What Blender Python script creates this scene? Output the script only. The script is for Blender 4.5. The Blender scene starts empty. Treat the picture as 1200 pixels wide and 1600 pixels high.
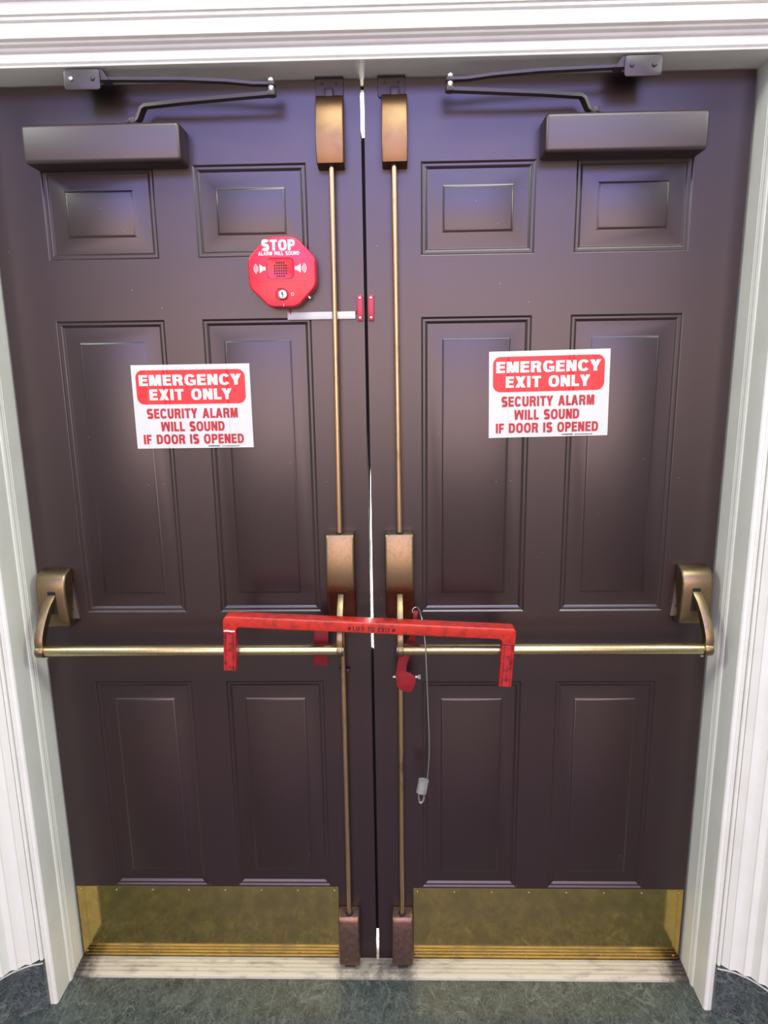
import bpy, bmesh, math, random
from mathutils import Vector, Matrix
random.seed(7)
SC = bpy.context.scene
COL = SC.collection
PI = math.pi

# ------------------------------------------------------------------ camera
cam_d = bpy.data.cameras.new('camera')
cam = bpy.data.objects.new('camera', cam_d)
COL.objects.link(cam)
cam.location = (0.0827, -1.7557, 1.7727)
cam.rotation_euler = (1.366318, 0.013695, 0.022671)
cam_d.sensor_fit = 'HORIZONTAL'
cam_d.sensor_width = 36.0
cam_d.lens = 1061.26 / 1200 * 36.0
cam_d.clip_start = 0.02
SC.camera = cam

# ------------------------------------------------------------------ world, lamps, exposure
W = bpy.data.worlds.new('world')
SC.world = W
W.use_nodes = True
W.node_tree.nodes['Background'].inputs[0].default_value = (0.84, 0.95, 1.0, 1)
W.node_tree.nodes['Background'].inputs[1].default_value = 0.42


def area_lamp(name, loc, target, size, size_y, power, col):
    d = bpy.data.lights.new(name, 'AREA')
    d.shape = 'RECTANGLE'
    d.size, d.size_y, d.energy, d.color = size, size_y, power, col
    o = bpy.data.objects.new(name, d)
    COL.objects.link(o)
    o.location = loc
    o.rotation_euler = (Vector(target) - Vector(loc)).to_track_quat('-Z', 'Y').to_euler()
    return o


area_lamp('ceiling_lamp', (0.55, -3.20, 6.20), (0.0, 0.0, 1.6), 3.6, 1.7, 275, (0.95, 1.0, 0.91))
area_lamp('ceiling_lamp', (-4.0, -2.60, 4.60), (0.9, 0.0, 1.2), 1.2, 1.2, 130, (0.95, 1.0, 0.90))  # side fill, added to brighten the right jamb reveal
area_lamp('ceiling_lamp', (4.2, -2.60, 4.60), (-0.9, 0.0, 1.2), 1.2, 1.2, 130, (0.95, 1.0, 0.90))  # matching fill, added to brighten the left jamb reveal
area_lamp('lobby_warm_light', (0.0, -6.5, 2.1), (0.0, 0.0, 1.7), 6.0, 2.2, 225, (1.0, 0.67, 0.60))  # warm panel added behind the camera for a sheen on the doors
area_lamp('lobby_window_light', (0.0, -6.5, 4.5), (0.0, 0.0, 2.2), 5.5, 1.6, 250, (0.40, 0.37, 1.0))  # blue panel added high behind the camera to tint the upper doors
area_lamp('outdoor_daylight', (0.0, 0.9, 5.5), (0.0, 3.5, 1.5), 2.5, 1.2, 3000, (1.0, 0.97, 0.92))

vs = SC.view_settings
vs.view_transform = 'Standard'
vs.look = 'None'
vs.exposure = 0.0
vs.gamma = 1.0
vs.use_curve_mapping = False


# ------------------------------------------------------------------ materials
def material(name, base, rough=0.5, metal=0.0, dark=None, scale=40.0, lo=0.4, hi=0.7, mixmax=1.0,
             bump=0.0, bump_scale=300.0, stretch=(1, 1, 1), coat=0.0, spec=0.5, rough_var=0.0, specks=None, aniso=0.0):
    m = bpy.data.materials.new(name)
    m.use_nodes = True
    nt = m.node_tree
    N, L = nt.nodes, nt.links
    b = N['Principled BSDF']
    b.inputs['Base Color'].default_value = (*base, 1)
    b.inputs['Roughness'].default_value = rough
    b.inputs['Metallic'].default_value = metal
    b.inputs['Specular IOR Level'].default_value = spec
    b.inputs['Coat Weight'].default_value = coat
    b.inputs['Anisotropic'].default_value = aniso
    tc = N.new('ShaderNodeTexCoord')
    mp = N.new('ShaderNodeMapping')
    mp.inputs['Scale'].default_value = stretch
    L.new(tc.outputs['Object'], mp.inputs['Vector'])
    col = None
    if dark is not None:
        n = N.new('ShaderNodeTexNoise')
        n.inputs['Scale'].default_value = scale
        n.inputs['Detail'].default_value = 6
        n.inputs['Roughness'].default_value = 0.62
        L.new(mp.outputs[0], n.inputs['Vector'])
        r = N.new('ShaderNodeMapRange')
        r.inputs['From Min'].default_value = lo
        r.inputs['From Max'].default_value = hi
        r.inputs['To Max'].default_value = mixmax
        L.new(n.outputs['Fac'], r.inputs['Value'])
        mx = N.new('ShaderNodeMixRGB')
        mx.inputs[1].default_value = (*base, 1)
        mx.inputs[2].default_value = (*dark, 1)
        L.new(r.outputs[0], mx.inputs[0])
        col = mx.outputs[0]
        if rough_var:
            rr = N.new('ShaderNodeMapRange')
            rr.inputs['To Min'].default_value = rough
            rr.inputs['To Max'].default_value = rough + rough_var
            L.new(r.outputs[0], rr.inputs['Value'])
            L.new(rr.outputs[0], b.inputs['Roughness'])
    if specks:
        sc_, thr, scol = specks
        v = N.new('ShaderNodeTexVoronoi')
        v.inputs['Scale'].default_value = sc_
        L.new(tc.outputs['Object'], v.inputs['Vector'])
        n2 = N.new('ShaderNodeTexNoise')
        n2.inputs['Scale'].default_value = sc_ * 0.5
        L.new(tc.outputs['Object'], n2.inputs['Vector'])
        lt = N.new('ShaderNodeMath'); lt.operation = 'LESS_THAN'
        lt.inputs[1].default_value = thr
        L.new(v.outputs['Distance'], lt.inputs[0])
        gt = N.new('ShaderNodeMath'); gt.operation = 'GREATER_THAN'
        gt.inputs[1].default_value = 0.62
        L.new(n2.outputs['Fac'], gt.inputs[0])
        mu = N.new('ShaderNodeMath'); mu.operation = 'MULTIPLY'
        L.new(lt.outputs[0], mu.inputs[0]); L.new(gt.outputs[0], mu.inputs[1])
        mx2 = N.new('ShaderNodeMixRGB')
        if col: L.new(col, mx2.inputs[1])
        else: mx2.inputs[1].default_value = (*base, 1)
        mx2.inputs[2].default_value = (*scol, 1)
        L.new(mu.outputs[0], mx2.inputs[0])
        col = mx2.outputs[0]
    if col: L.new(col, b.inputs['Base Color'])
    if bump:
        n = N.new('ShaderNodeTexNoise')
        n.inputs['Scale'].default_value = bump_scale
        n.inputs['Detail'].default_value = 3
        L.new(mp.outputs[0], n.inputs['Vector'])
        bp = N.new('ShaderNodeBump')
        bp.inputs['Strength'].default_value = bump
        bp.inputs['Distance'].default_value = 0.001
        L.new(n.outputs['Fac'], bp.inputs['Height'])
        L.new(bp.outputs[0], b.inputs['Normal'])
    return m


M = {}
M['brown'] = material('brown_paint', (0.015, 0.0044, 0.0050), 0.33, dark=(0.018, 0.0052, 0.0052), scale=3, bump=0.10, spec=0.82,
                      bump_scale=420, specks=(46, 0.045, (0.30, 0.24, 0.22)))
M['closer'] = material('closer_paint', (0.030, 0.015, 0.017), 0.40, spec=0.9, bump=0.08, bump_scale=500)
M['arm'] = material('dark_arm_paint', (0.035, 0.026, 0.030), 0.38, bump=0.1, bump_scale=300)
M['white'] = material('white_paint', (0.70, 0.71, 0.64), 0.38, dark=(0.65, 0.65, 0.58), scale=9, lo=0.45, hi=0.75, bump=0.25,
                      bump_scale=60, specks=(70, 0.06, (0.22, 0.19, 0.16)))
M['frame'] = material('frame_paint', (0.66, 0.65, 0.66), 0.42, bump=0.15, bump_scale=60)
M['wall'] = material('wall_paint', (0.7, 0.66, 0.6), 0.6, bump=0.1, bump_scale=90)
M['ceil'] = material('ceiling_paint', (0.8, 0.78, 0.75), 0.8, bump=0.05)
M['brass'] = material('antique_brass', (0.255, 0.19, 0.105), 0.38, 1.0, dark=(0.13, 0.09, 0.05), scale=150, lo=0.50, hi=0.85,
                      mixmax=0.8, bump=0.06, bump_scale=600, rough_var=0.15)
M['bar'] = material('satin_brass_tube', (0.56, 0.45, 0.25), 0.30, 1.0, dark=(0.20, 0.14, 0.08), scale=160, lo=0.52, hi=0.8,
                    mixmax=0.8, bump=0.05, bump_scale=900, rough_var=0.1)
M['rod'] = material('bronze_rod', (0.66, 0.42, 0.24), 0.30, 1.0, dark=(0.28, 0.17, 0.10), scale=50, lo=0.55, hi=0.8,
                    bump=0.05, stretch=(1, 1, 0.25))
M['copper'] = material('copper_latch_case', (0.25, 0.150, 0.078), 0.46, 1.0, dark=(0.19, 0.115, 0.07), scale=30, lo=0.5, hi=0.8,
                       bump=0.05, bump_scale=500)
M['bottomcase'] = material('worn_bronze_case', (0.23, 0.135, 0.10), 0.40, 0.85, dark=(0.12, 0.075, 0.06), scale=60, lo=0.4, hi=0.75,
                           bump=0.15, bump_scale=200, specks=(150, 0.16, (0.6, 0.45, 0.34)))
M['kick'] = material('polished_brass_sheet', (0.66, 0.47, 0.15), 0.07, 1.0, dark=(0.42, 0.32, 0.13), scale=14, lo=0.42, hi=0.76,
                     bump=0.015, bump_scale=700, rough_var=0.10, specks=(90, 0.06, (0.8, 0.65, 0.4)))
M['screw'] = material('brass_screw', (0.45, 0.33, 0.16), 0.35, 1.0)
M['steel'] = material('steel_screw', (0.62, 0.62, 0.64), 0.3, 1.0)
M['black'] = material('black_rubber', (0.008, 0.008, 0.012), 0.6)
M['red'] = material('red_bar_enamel', (0.46, 0.022, 0.011), 0.33, dark=(0.14, 0.008, 0.010), scale=45, lo=0.47, hi=0.72,
                    mixmax=0.85, bump=0.25, bump_scale=90, coat=0.2)
M['redworn'] = material('red_worn_enamel', (0.40, 0.016, 0.016), 0.4, dark=(0.06, 0.006, 0.01), scale=80, lo=0.44, hi=0.66,
                        mixmax=0.9, bump=0.3, bump_scale=120)
M['redback'] = material('red_hook_enamel', (0.25, 0.008, 0.014), 0.4, dark=(0.18, 0.008, 0.012), scale=40, bump=0.2, bump_scale=150)
M['alarm'] = material('red_alarm_plastic', (0.52, 0.010, 0.032), 0.28, bump=0.02, bump_scale=700)
M['alarmdark'] = material('red_alarm_recess', (0.40, 0.010, 0.025), 0.35)
M['magnet'] = material('red_contact_plastic', (0.42, 0.012, 0.040), 0.35)
M['print_white'] = material('white_print', (0.62, 0.62, 0.61), 0.45)
M['vinyl'] = material('white_vinyl', (0.55, 0.57, 0.55), 0.32, dark=(0.51, 0.53, 0.51), scale=8)
M['print_red'] = material('red_print', (0.60, 0.014, 0.020), 0.34)
M['print_darkred'] = material('crimson_print', (0.38, 0.010, 0.018), 0.36)
M['print_black'] = material('black_print', (0.01, 0.008, 0.008), 0.5)
M['race'] = material('white_plastic', (0.58, 0.59, 0.57), 0.4)
M['wire'] = material('steel_cable', (0.42, 0.42, 0.40), 0.4, 0.9, bump=0.3, bump_scale=1500)
M['ferrule'] = material('aluminium_ferrule', (0.58, 0.58, 0.57), 0.42, 0.8, dark=(0.38, 0.38, 0.38), scale=120)
M['thresh'] = material('worn_saddle', (0.44, 0.40, 0.31), 0.42, 0.0, dark=(0.16, 0.14, 0.11), scale=26, lo=0.52, hi=0.78,
                       mixmax=0.9, bump=0.2, bump_scale=200, stretch=(0.5, 2, 1))


def grime(m):
    """dirt gathered in the corners of the saddle and round the foot latches"""
    N, L = m.node_tree.nodes, m.node_tree.links
    p = N['Principled BSDF']
    src = p.inputs['Base Color'].links[0].from_socket
    tc = N.new('ShaderNodeTexCoord')
    sp = N.new('ShaderNodeSeparateXYZ')
    L.new(tc.outputs['Object'], sp.inputs[0])
    ab = N.new('ShaderNodeMath'); ab.operation = 'ABSOLUTE'
    L.new(sp.outputs['X'], ab.inputs[0])
    def band(lo, hi):
        r = N.new('ShaderNodeMapRange')
        r.inputs['From Min'].default_value, r.inputs['From Max'].default_value = lo, hi
        L.new(ab.outputs[0], r.inputs['Value'])
        return r.outputs[0]
    def op(kind, a, b):
        n = N.new('ShaderNodeMath'); n.operation = kind; n.use_clamp = True
        for i, v in enumerate((a, b)):
            if isinstance(v, (int, float)): n.inputs[i].default_value = v
            else: L.new(v, n.inputs[i])
        return n.outputs[0]
    ends = band(0.80, 0.92)
    mid = op('MULTIPLY', band(0.16, 0.10), 0.55)
    ns = N.new('ShaderNodeTexNoise')
    ns.inputs['Scale'].default_value = 34
    ns.inputs['Detail'].default_value = 7
    ns.inputs['Roughness'].default_value = 0.7
    L.new(tc.outputs['Object'], ns.inputs['Vector'])
    k = op('ADD', op('MAXIMUM', ends, mid), ns.outputs['Fac'])
    r = N.new('ShaderNodeMapRange')
    r.inputs['From Min'].default_value, r.inputs['From Max'].default_value = 0.80, 1.25
    n2 = N.new('ShaderNodeMath'); n2.operation = 'ADD'
    L.new(op('MAXIMUM', ends, mid), n2.inputs[0]); L.new(ns.outputs['Fac'], n2.inputs[1])
    L.new(n2.outputs[0], r.inputs['Value'])
    mx = N.new('ShaderNodeMixRGB')
    mx.inputs[2].default_value = (0.055, 0.045, 0.040, 1)
    L.new(r.outputs[0], mx.inputs[0]); L.new(src, mx.inputs[1]); L.new(mx.outputs[0], p.inputs['Base Color'])


grime(M['thresh'])
M['caulk'] = material('grey_caulk', (0.42, 0.40, 0.38), 0.6, bump=0.3, bump_scale=100)
M['dark'] = material('dark_void', (0.004, 0.004, 0.004), 0.8)
M['tumbler'] = material('chrome_lock', (0.75, 0.73, 0.70), 0.22, 0.9)
M['concrete'] = material('pale_concrete', (0.75, 0.73, 0.70), 0.9, bump=0.2, bump_scale=20)


def marble(name, a, b_, vein, scale, rough):
    m = bpy.data.materials.new(name)
    m.use_nodes = True
    N, L = m.node_tree.nodes, m.node_tree.links
    p = N['Principled BSDF']
    tc = N.new('ShaderNodeTexCoord')
    n1 = N.new('ShaderNodeTexNoise')
    n1.inputs['Scale'].default_value = scale
    n1.inputs['Detail'].default_value = 10
    n1.inputs['Roughness'].default_value = 0.72
    n1.inputs['Distortion'].default_value = 0.6
    L.new(tc.outputs['Object'], n1.inputs['Vector'])
    cr = N.new('ShaderNodeValToRGB')
    cr.color_ramp.elements[0].position = 0.36
    cr.color_ramp.elements[0].color = (*a, 1)
    cr.color_ramp.elements[1].position = 0.70
    cr.color_ramp.elements[1].color = (*b_, 1)
    L.new(n1.outputs['Fac'], cr.inputs[0])
    # thin wandering veins: |noise - .5| close to zero
    col = cr.outputs[0]
    for sc_, wdt, amt in ((scale * 0.45, 0.012, 0.8), (scale * 2.2, 0.03, 0.6), (scale * 6, 0.05, 0.5)):
        n2 = N.new('ShaderNodeTexNoise')
        n2.inputs['Scale'].default_value = sc_
        n2.inputs['Detail'].default_value = 5
        n2.inputs['Distortion'].default_value = 1.4
        mp = N.new('ShaderNodeMapping')
        mp.inputs['Location'].default_value = (sc_, 3.1, 1.7)
        mp.inputs['Rotation'].default_value = (0, 0, 0.6)
        mp.inputs['Scale'].default_value = (1, 0.55, 1)
        L.new(tc.outputs['Object'], mp.inputs[0])
        L.new(mp.outputs[0], n2.inputs['Vector'])
        s = N.new('ShaderNodeMath'); s.operation = 'SUBTRACT'; s.inputs[1].default_value = 0.5
        L.new(n2.outputs['Fac'], s.inputs[0])
        ab = N.new('ShaderNodeMath'); ab.operation = 'ABSOLUTE'
        L.new(s.outputs[0], ab.inputs[0])
        r = N.new('ShaderNodeMapRange')
        r.inputs['From Min'].default_value = 0
        r.inputs['From Max'].default_value = wdt
        r.inputs['To Min'].default_value = amt
        r.inputs['To Max'].default_value = 0
        L.new(ab.outputs[0], r.inputs['Value'])
        mx = N.new('ShaderNodeMixRGB')
        mx.inputs[2].default_value = (*vein, 1)
        L.new(r.outputs[0], mx.inputs[0])
        L.new(col, mx.inputs[1])
        col = mx.outputs[0]
    L.new(col, p.inputs['Base Color'])
    p.inputs['Roughness'].default_value = rough
    return m


M['floor'] = marble('green_marble', (0.010, 0.017, 0.018), (0.062, 0.078, 0.072), (0.13, 0.15, 0.13), 20, 0.35)
M['base'] = marble('dark_green_marble', (0.010, 0.016, 0.020), (0.07, 0.085, 0.085), (0.16, 0.18, 0.16), 13, 0.30)


# ------------------------------------------------------------------ helpers
def finish(o, label=None, cat=None, group=None, kind=None):
    for k, v in (('label', label), ('category', cat), ('group', group), ('kind', kind)):
        if v: o[k] = v
    return o


def link(name, me, mat, parent=None, **kw):
    o = bpy.data.objects.new(name, me)
    COL.objects.link(o)
    if mat is not None and not me.materials: me.materials.append(mat)
    if parent is not None: o.parent = parent
    return finish(o, **kw)


def thing(name, loc, label, cat, group=None, rot=(0, 0, 0)):
    o = bpy.data.objects.new(name, None)
    COL.objects.link(o)
    o.location = loc
    o.rotation_euler = rot
    o.empty_display_size = 0.05
    ORIG[o.name] = Vector(loc)
    return finish(o, label, cat, group)


ORIG = {}


def to_mesh(bm, name, smooth=None):
    bmesh.ops.recalc_face_normals(bm, faces=bm.faces)
    me = bpy.data.meshes.new(name)
    bm.to_mesh(me)
    bm.free()
    if smooth is not None:
        me.set_sharp_from_angle(angle=math.radians(smooth)) if hasattr(me, 'set_sharp_from_angle') else None
        for p in me.polygons: p.use_smooth = True
    return me


def rebase(me, parent):
    """mesh built in world coordinates -> the (unrotated) parent's frame"""
    p, off = parent, Vector((0, 0, 0))
    while p is not None:
        off += Vector(p.location)
        p = p.parent
    me.transform(Matrix.Translation(-off))
    return me


def part(name, bm, mat, parent=None, smooth=35, **kw):
    me = to_mesh(bm, name, smooth)
    if parent is not None and not kw.pop('local', False): rebase(me, parent)
    else: kw.pop('local', None)
    return link(name, me, mat, parent, **kw)


def bm_box(x0, x1, y0, y1, z0, z1, bevel=0.0, seg=2, bm=None):
    b = bmesh.new()
    bmesh.ops.create_cube(b, size=1)
    for v in b.verts:
        v.co = Vector(((x0 + x1) / 2 + v.co.x * (x1 - x0), (y0 + y1) / 2 + v.co.y * (y1 - y0), (z0 + z1) / 2 + v.co.z * (z1 - z0)))
    if bevel: bmesh.ops.bevel(b, geom=b.edges[:], offset=bevel, segments=seg, affect='EDGES', profile=0.5)
    return merge(bm, b)


def merge(dst, src):
    if dst is None: return src
    me = bpy.data.meshes.new('tmp')
    src.to_mesh(me)
    src.free()
    dst.from_mesh(me)
    bpy.data.meshes.remove(me)
    return dst


def bm_prism(pts, axis, a, b, bevel=0.0, seg=2, bm=None, bevel_caps=True):
    """closed outline extruded along an axis. axis 'y': pts are (x,z); 'x': (y,z); 'z': (x,y)"""
    m = bmesh.new()
    def P(u, v, w):
        return {'y': (u, w, v), 'x': (w, u, v), 'z': (u, v, w)}[axis]
    r0 = [m.verts.new(P(u, v, a)) for u, v in pts]
    r1 = [m.verts.new(P(u, v, b)) for u, v in pts]
    n = len(pts)
    c0 = m.faces.new(r0)
    c1 = m.faces.new(r1[::-1])
    for i in range(n): m.faces.new((r0[i], r1[i], r1[(i + 1) % n], r0[(i + 1) % n]))
    bmesh.ops.recalc_face_normals(m, faces=m.faces)
    if bevel:
        ed = [e for e in m.edges if (e in c0.edges or e in c1.edges)] if bevel_caps == 'caps' else m.edges[:]
        bmesh.ops.bevel(m, geom=ed, offset=bevel, segments=seg, affect='EDGES', profile=0.5)
    return merge(bm, m)


def bm_open_extrude(pts, axis, a, b, bm=None):
    m = bm or bmesh.new()
    def P(u, v, w):
        return {'y': (u, w, v), 'x': (w, u, v), 'z': (u, v, w)}[axis]
    r0 = [m.verts.new(P(u, v, a)) for u, v in pts]
    r1 = [m.verts.new(P(u, v, b)) for u, v in pts]
    for i in range(len(pts) - 1): m.faces.new((r0[i], r1[i], r1[i + 1], r0[i + 1]))
    return m


def bm_cyl(p0, p1, r, seg=20, bevel=0.0, bm=None, r2=None):
    p0, p1 = Vector(p0), Vector(p1)
    b = bmesh.new()
    d = p1 - p0
    bmesh.ops.create_cone(b, cap_ends=True, segments=seg, radius1=r, radius2=r if r2 is None else r2, depth=d.length)
    if bevel:
        ed = [e for e in b.edges if any(len(f.verts) > 4 for f in e.link_faces)]
        bmesh.ops.bevel(b, geom=ed, offset=bevel, segments=2, affect='EDGES', profile=0.5)
    q = d.to_track_quat('Z', 'Y')
    b.transform(Matrix.Translation((p0 + p1) / 2) @ q.to_matrix().to_4x4())
    return merge(bm, b)


def bm_sweep(path, prof, bm=None, up=Vector((0, 0, 1)), closed=True, smooth_path=0):
    """sweep a closed profile [(a,b)] (a along side, b along 'up') through the path"""
    m = bmesh.new()
    path = [Vector(p) for p in path]
    if smooth_path:
        out = []
        n = len(path)
        for i in range(n - 1):
            p0, p1, p2, p3 = path[max(i - 1, 0)], path[i], path[i + 1], path[min(i + 2, n - 1)]
            for k in range(smooth_path):
                t = k / smooth_path
                out.append(0.5 * (2 * p1 + (p2 - p0) * t + (2 * p0 - 5 * p1 + 4 * p2 - p3) * t * t + (3 * p1 - p0 - 3 * p2 + p3) * t ** 3))
        out.append(path[-1])
        path = out
    rings = []
    for i, p in enumerate(path):
        t = (path[min(i + 1, len(path) - 1)] - path[max(i - 1, 0)]).normalized()
        s = t.cross(up)
        if s.length < 1e-4: s = t.cross(Vector((0, 1, 0.01)))
        s.normalize()
        u = s.cross(t).normalized()
        rings.append([m.verts.new(p + s * a + u * b) for a, b in prof])
    n = len(prof)
    for i in range(len(rings) - 1):
        for k in range(n): m.faces.new((rings[i][k], rings[i][(k + 1) % n], rings[i + 1][(k + 1) % n], rings[i + 1][k]))
    m.faces.new(rings[0][::-1])
    m.faces.new(rings[-1])
    return merge(bm, m)


def circle(r, n=10): return [(r * math.cos(2 * PI * k / n), r * math.sin(2 * PI * k / n)) for k in range(n)]


def rect(w, h): return [(-w / 2, -h / 2), (w / 2, -h / 2), (w / 2, h / 2), (-w / 2, h / 2)]


def rrect(x0, x1, z0, z1, r, n=5):
    out = []
    for cx, cz, a0 in ((x1 - r, z1 - r, 0), (x0 + r, z1 - r, 90), (x0 + r, z0 + r, 180), (x1 - r, z0 + r, 270)):
        for k in range(n + 1):
            a = math.radians(a0 + 90 * k / n)
            out.append((cx + r * math.cos(a), cz + r * math.sin(a)))
    return out


_screw = {}


def screw(parent, x, y, z, r=0.004, mat='screw', name='screw', h=0.0016):
    """round-headed screw on a surface that faces the room (-y)"""
    key = (r, mat, h)
    if key not in _screw:
        b = bmesh.new()
        rings = []
        for rr, yy in ((r, 0.0004), (r, -h * 0.45), (r * 0.8, -h * 0.85), (r * 0.4, -h)):
            rings.append([b.verts.new((rr * math.cos(2 * PI * k / 12), yy, rr * math.sin(2 * PI * k / 12))) for k in range(12)])
        for i in range(3):
            for k in range(12): b.faces.new((rings[i][k], rings[i][(k + 1) % 12], rings[i + 1][(k + 1) % 12], rings[i + 1][k]))
        b.faces.new(rings[-1])
        # drive slot
        s = bm_box(-r * 0.55, r * 0.55, -h - 0.00015, -h + 0.0002, -r * 0.1, r * 0.1)
        merge(b, s)
        me = to_mesh(b, 'screw', 40)
        me.materials.append(M[mat])
        _screw[key] = me
    o = bpy.data.objects.new(name, _screw[key])
    COL.objects.link(o)
    o.parent = parent
    off = Vector((0, 0, 0))
    p = parent
    while p is not None:
        off += Vector(p.location)
        p = p.parent
    o.location = Vector((x, y, z)) - off
    return o


def _ring(cx, cy, a, b, t, th, d0, d1, n=10, e=2.5):
    """quads of a superelliptic band between two angles (degrees)"""
    def P(ang, aa, bb):
        c, s_ = math.cos(ang), math.sin(ang)
        return (cx + aa * math.copysign(abs(c) ** (2 / e), c), cy + bb * math.copysign(abs(s_) ** (2 / e), s_))
    q = []
    for k in range(n):
        u, v = math.radians(d0 + (d1 - d0) * k / n), math.radians(d0 + (d1 - d0) * (k + 1) / n)
        q.append([P(u, a, b), P(v, a, b), P(v, a - t, b - th), P(u, a - t, b - th)])
    return q


def _box(x0, x1, y0, y1): return [(x0, y0), (x1, y0), (x1, y1), (x0, y1)]


def glyph(ch, t, th):
    """a heavy sans capital, 1 high: (width, list of quads)"""
    w = {'I': t, 'M': .86, 'W': 1.10, 'O': .80, 'G': .79, 'C': .77, 'N': .72, 'D': .74, 'U': .72, 'R': .74, 'P': .68, 'A': .80, 'Y': .78, 'X': .78,
         'S': .70, 'E': .62, 'F': .58, 'L': .58, 'T': .68}.get(ch, .36)
    B = _box
    if ch == 'I': q = [B(0, t, 0, 1)]
    elif ch == 'E': q = [B(0, t, 0, 1), B(t, w, 0, th), B(t, w * .94, .5 - th / 2 + .02, .5 + th / 2 + .02), B(t, w, 1 - th, 1)]
    elif ch == 'F': q = [B(0, t, 0, 1), B(t, w * .92, .45 - th / 2 + .03, .45 + th / 2 + .03), B(t, w, 1 - th, 1)]
    elif ch == 'L': q = [B(0, t, 0, 1), B(t, w, 0, th)]
    elif ch == 'T': q = [B(w / 2 - t / 2, w / 2 + t / 2, 0, 1 - th), B(0, w, 1 - th, 1)]
    elif ch == 'N': q = [B(0, t, 0, 1), B(w - t, w, 0, 1), [(0, 1), (t * 1.1, 1), (w, 0), (w - t * 1.1, 0)]]
    elif ch == 'M':
        m = w / 2
        q = [B(0, t * .92, 0, 1), B(w - t * .92, w, 0, 1), [(0, 1), (t * 1.35, 1), (m + t * .42, 0), (m - t * .42, 0)], [(w - t * 1.35, 1), (w, 1), (m + t * .42, 0), (m - t * .42, 0)]]
    elif ch == 'X': q = [[(0, 1), (t * 1.22, 1), (w, 0), (w - t * 1.22, 0)], [(w - t * 1.22, 1), (w, 1), (t * 1.22, 0), (0, 0)]]
    elif ch == 'Y':
        m = w / 2
        q = [B(m - t / 2, m + t / 2, 0, .45), [(0, 1), (t * 1.2, 1), (m + t / 2, .38), (m - t / 2, .38)], [(w - t * 1.2, 1), (w, 1), (m + t / 2, .38), (m - t / 2, .38)]]
    elif ch == 'A':
        m = w / 2
        q = [[(0, 0), (t * 1.06, 0), (m + t * .42, 1), (m - t * .58, 1)], [(w - t * 1.06, 0), (w, 0), (m + t * .58, 1), (m - t * .42, 1)], B(w * .22, w * .78, .20, .20 + th * .92)]
    elif ch == 'W':
        k = t * .98
        q = [[(0, 1), (k, 1), (w * .30, 0), (w * .30 - k, 0)], [(w * .30 - k, 0), (w * .30, 0), (w * .5 + k * .5, 1), (w * .5 - k * .5, 1)],
             [(w * .70, 0), (w * .70 + k, 0), (w * .5 + k * .5, 1), (w * .5 - k * .5, 1)], [(w - k, 1), (w, 1), (w * .70 + k, 0), (w * .70, 0)]]
    elif ch == 'O': q = _ring(w / 2, .5, w / 2, .52, t, th, 0, 360, 28)
    elif ch == 'C': q = _ring(w / 2, .5, w / 2, .52, t, th, 32, 328, 24)
    elif ch == 'G': q = _ring(w / 2, .5, w / 2, .52, t, th, 32, 300, 24) + [B(w - t * .85, w, .04, .52), B(w * .52, w, .52 - th * .9, .52)]
    elif ch == 'U': q = [B(0, t, .36, 1), B(w - t, w, .36, 1)] + _ring(w / 2, .36, w / 2, .38, t, th, 180, 360, 14)
    elif ch == 'D': q = [B(0, t, 0, 1), B(t, w * .45, 0, th), B(t, w * .45, 1 - th, 1)] + _ring(w * .45, .5, w * .55, .5, t, th, -90, 90, 14)
    elif ch in 'PR':
        c = .70 if ch == 'R' else .68
        r = 1 - c
        q = [B(0, t, 0, 1), B(t, w * .55, 1 - th, 1), B(t, w * .55, c - r, c - r + th)] + _ring(w * .55, c, w * .45 if ch == 'P' else w * .42, r, t, th, -90, 90, 12)
        if ch == 'R': q += [[(w - t * 1.12, 0), (w, 0), (w * .86, c - r + th * .4), (w * .86 - t * 1.05, c - r + th * .4)], ]
    elif ch == 'S':
        bb = (.52 - th / 2) / 2
        aa = w / 2 - t / 2
        sp = []
        for k in range(13):
            g = math.radians(22 + (270 - 22) * k / 12)
            sp.append((w / 2 + aa * .97 * math.cos(g), .5 + bb + bb * math.sin(g)))
        for k in range(1, 13):
            g = math.radians(90 - (90 + 158) * k / 12)
            sp.append((w / 2 + aa * math.cos(g), .5 - bb + bb * math.sin(g)))
        L, R_ = [], []
        for i, p in enumerate(sp):
            a_, b_ = sp[max(i - 1, 0)], sp[min(i + 1, len(sp) - 1)]
            dx, dy = b_[0] - a_[0], b_[1] - a_[1]
            l = math.hypot(dx, dy)
            nx, ny = -dy / l, dx / l
            h = (abs(nx) * t + abs(ny) * th) / 2
            L.append((p[0] + nx * h, p[1] + ny * h)); R_.append((p[0] - nx * h, p[1] - ny * h))
        q = [[L[i], L[i + 1], R_[i + 1], R_[i]] for i in range(len(sp) - 1)]
    else: q = []
    return w, q


def text_bm(txt, box, y, t=.23, th=.19, gap=.10, breaks=(), yfun=None):
    """flat lettering on a plane facing the room, fitted to box = x0, x1, z0, z1"""
    out, pen = [], 0.0
    for ch, nxt in zip(txt, txt[1:] + ' '):
        w, q = glyph(ch, t, th)
        out += [[(u + pen, v) for u, v in p] for p in q]
        pen += w + gap
        if ch + nxt in ('CY', 'LY', 'TY', 'LA', 'RA', 'FD'): pen -= .07
    pen -= gap
    x0, x1, z0, z1 = box
    sx, sz = (x1 - x0) / pen, (z1 - z0)
    b = bmesh.new()
    # each stroke a hair in front of the last, so that strokes never share a plane
    for i, p in enumerate(out): flat_poly([(x0 + u * sx, z0 + v * sz) for u, v in p], y - 1.2e-5 * (i % 24), b)
    drape(b, breaks, yfun, y)
    return b


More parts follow.
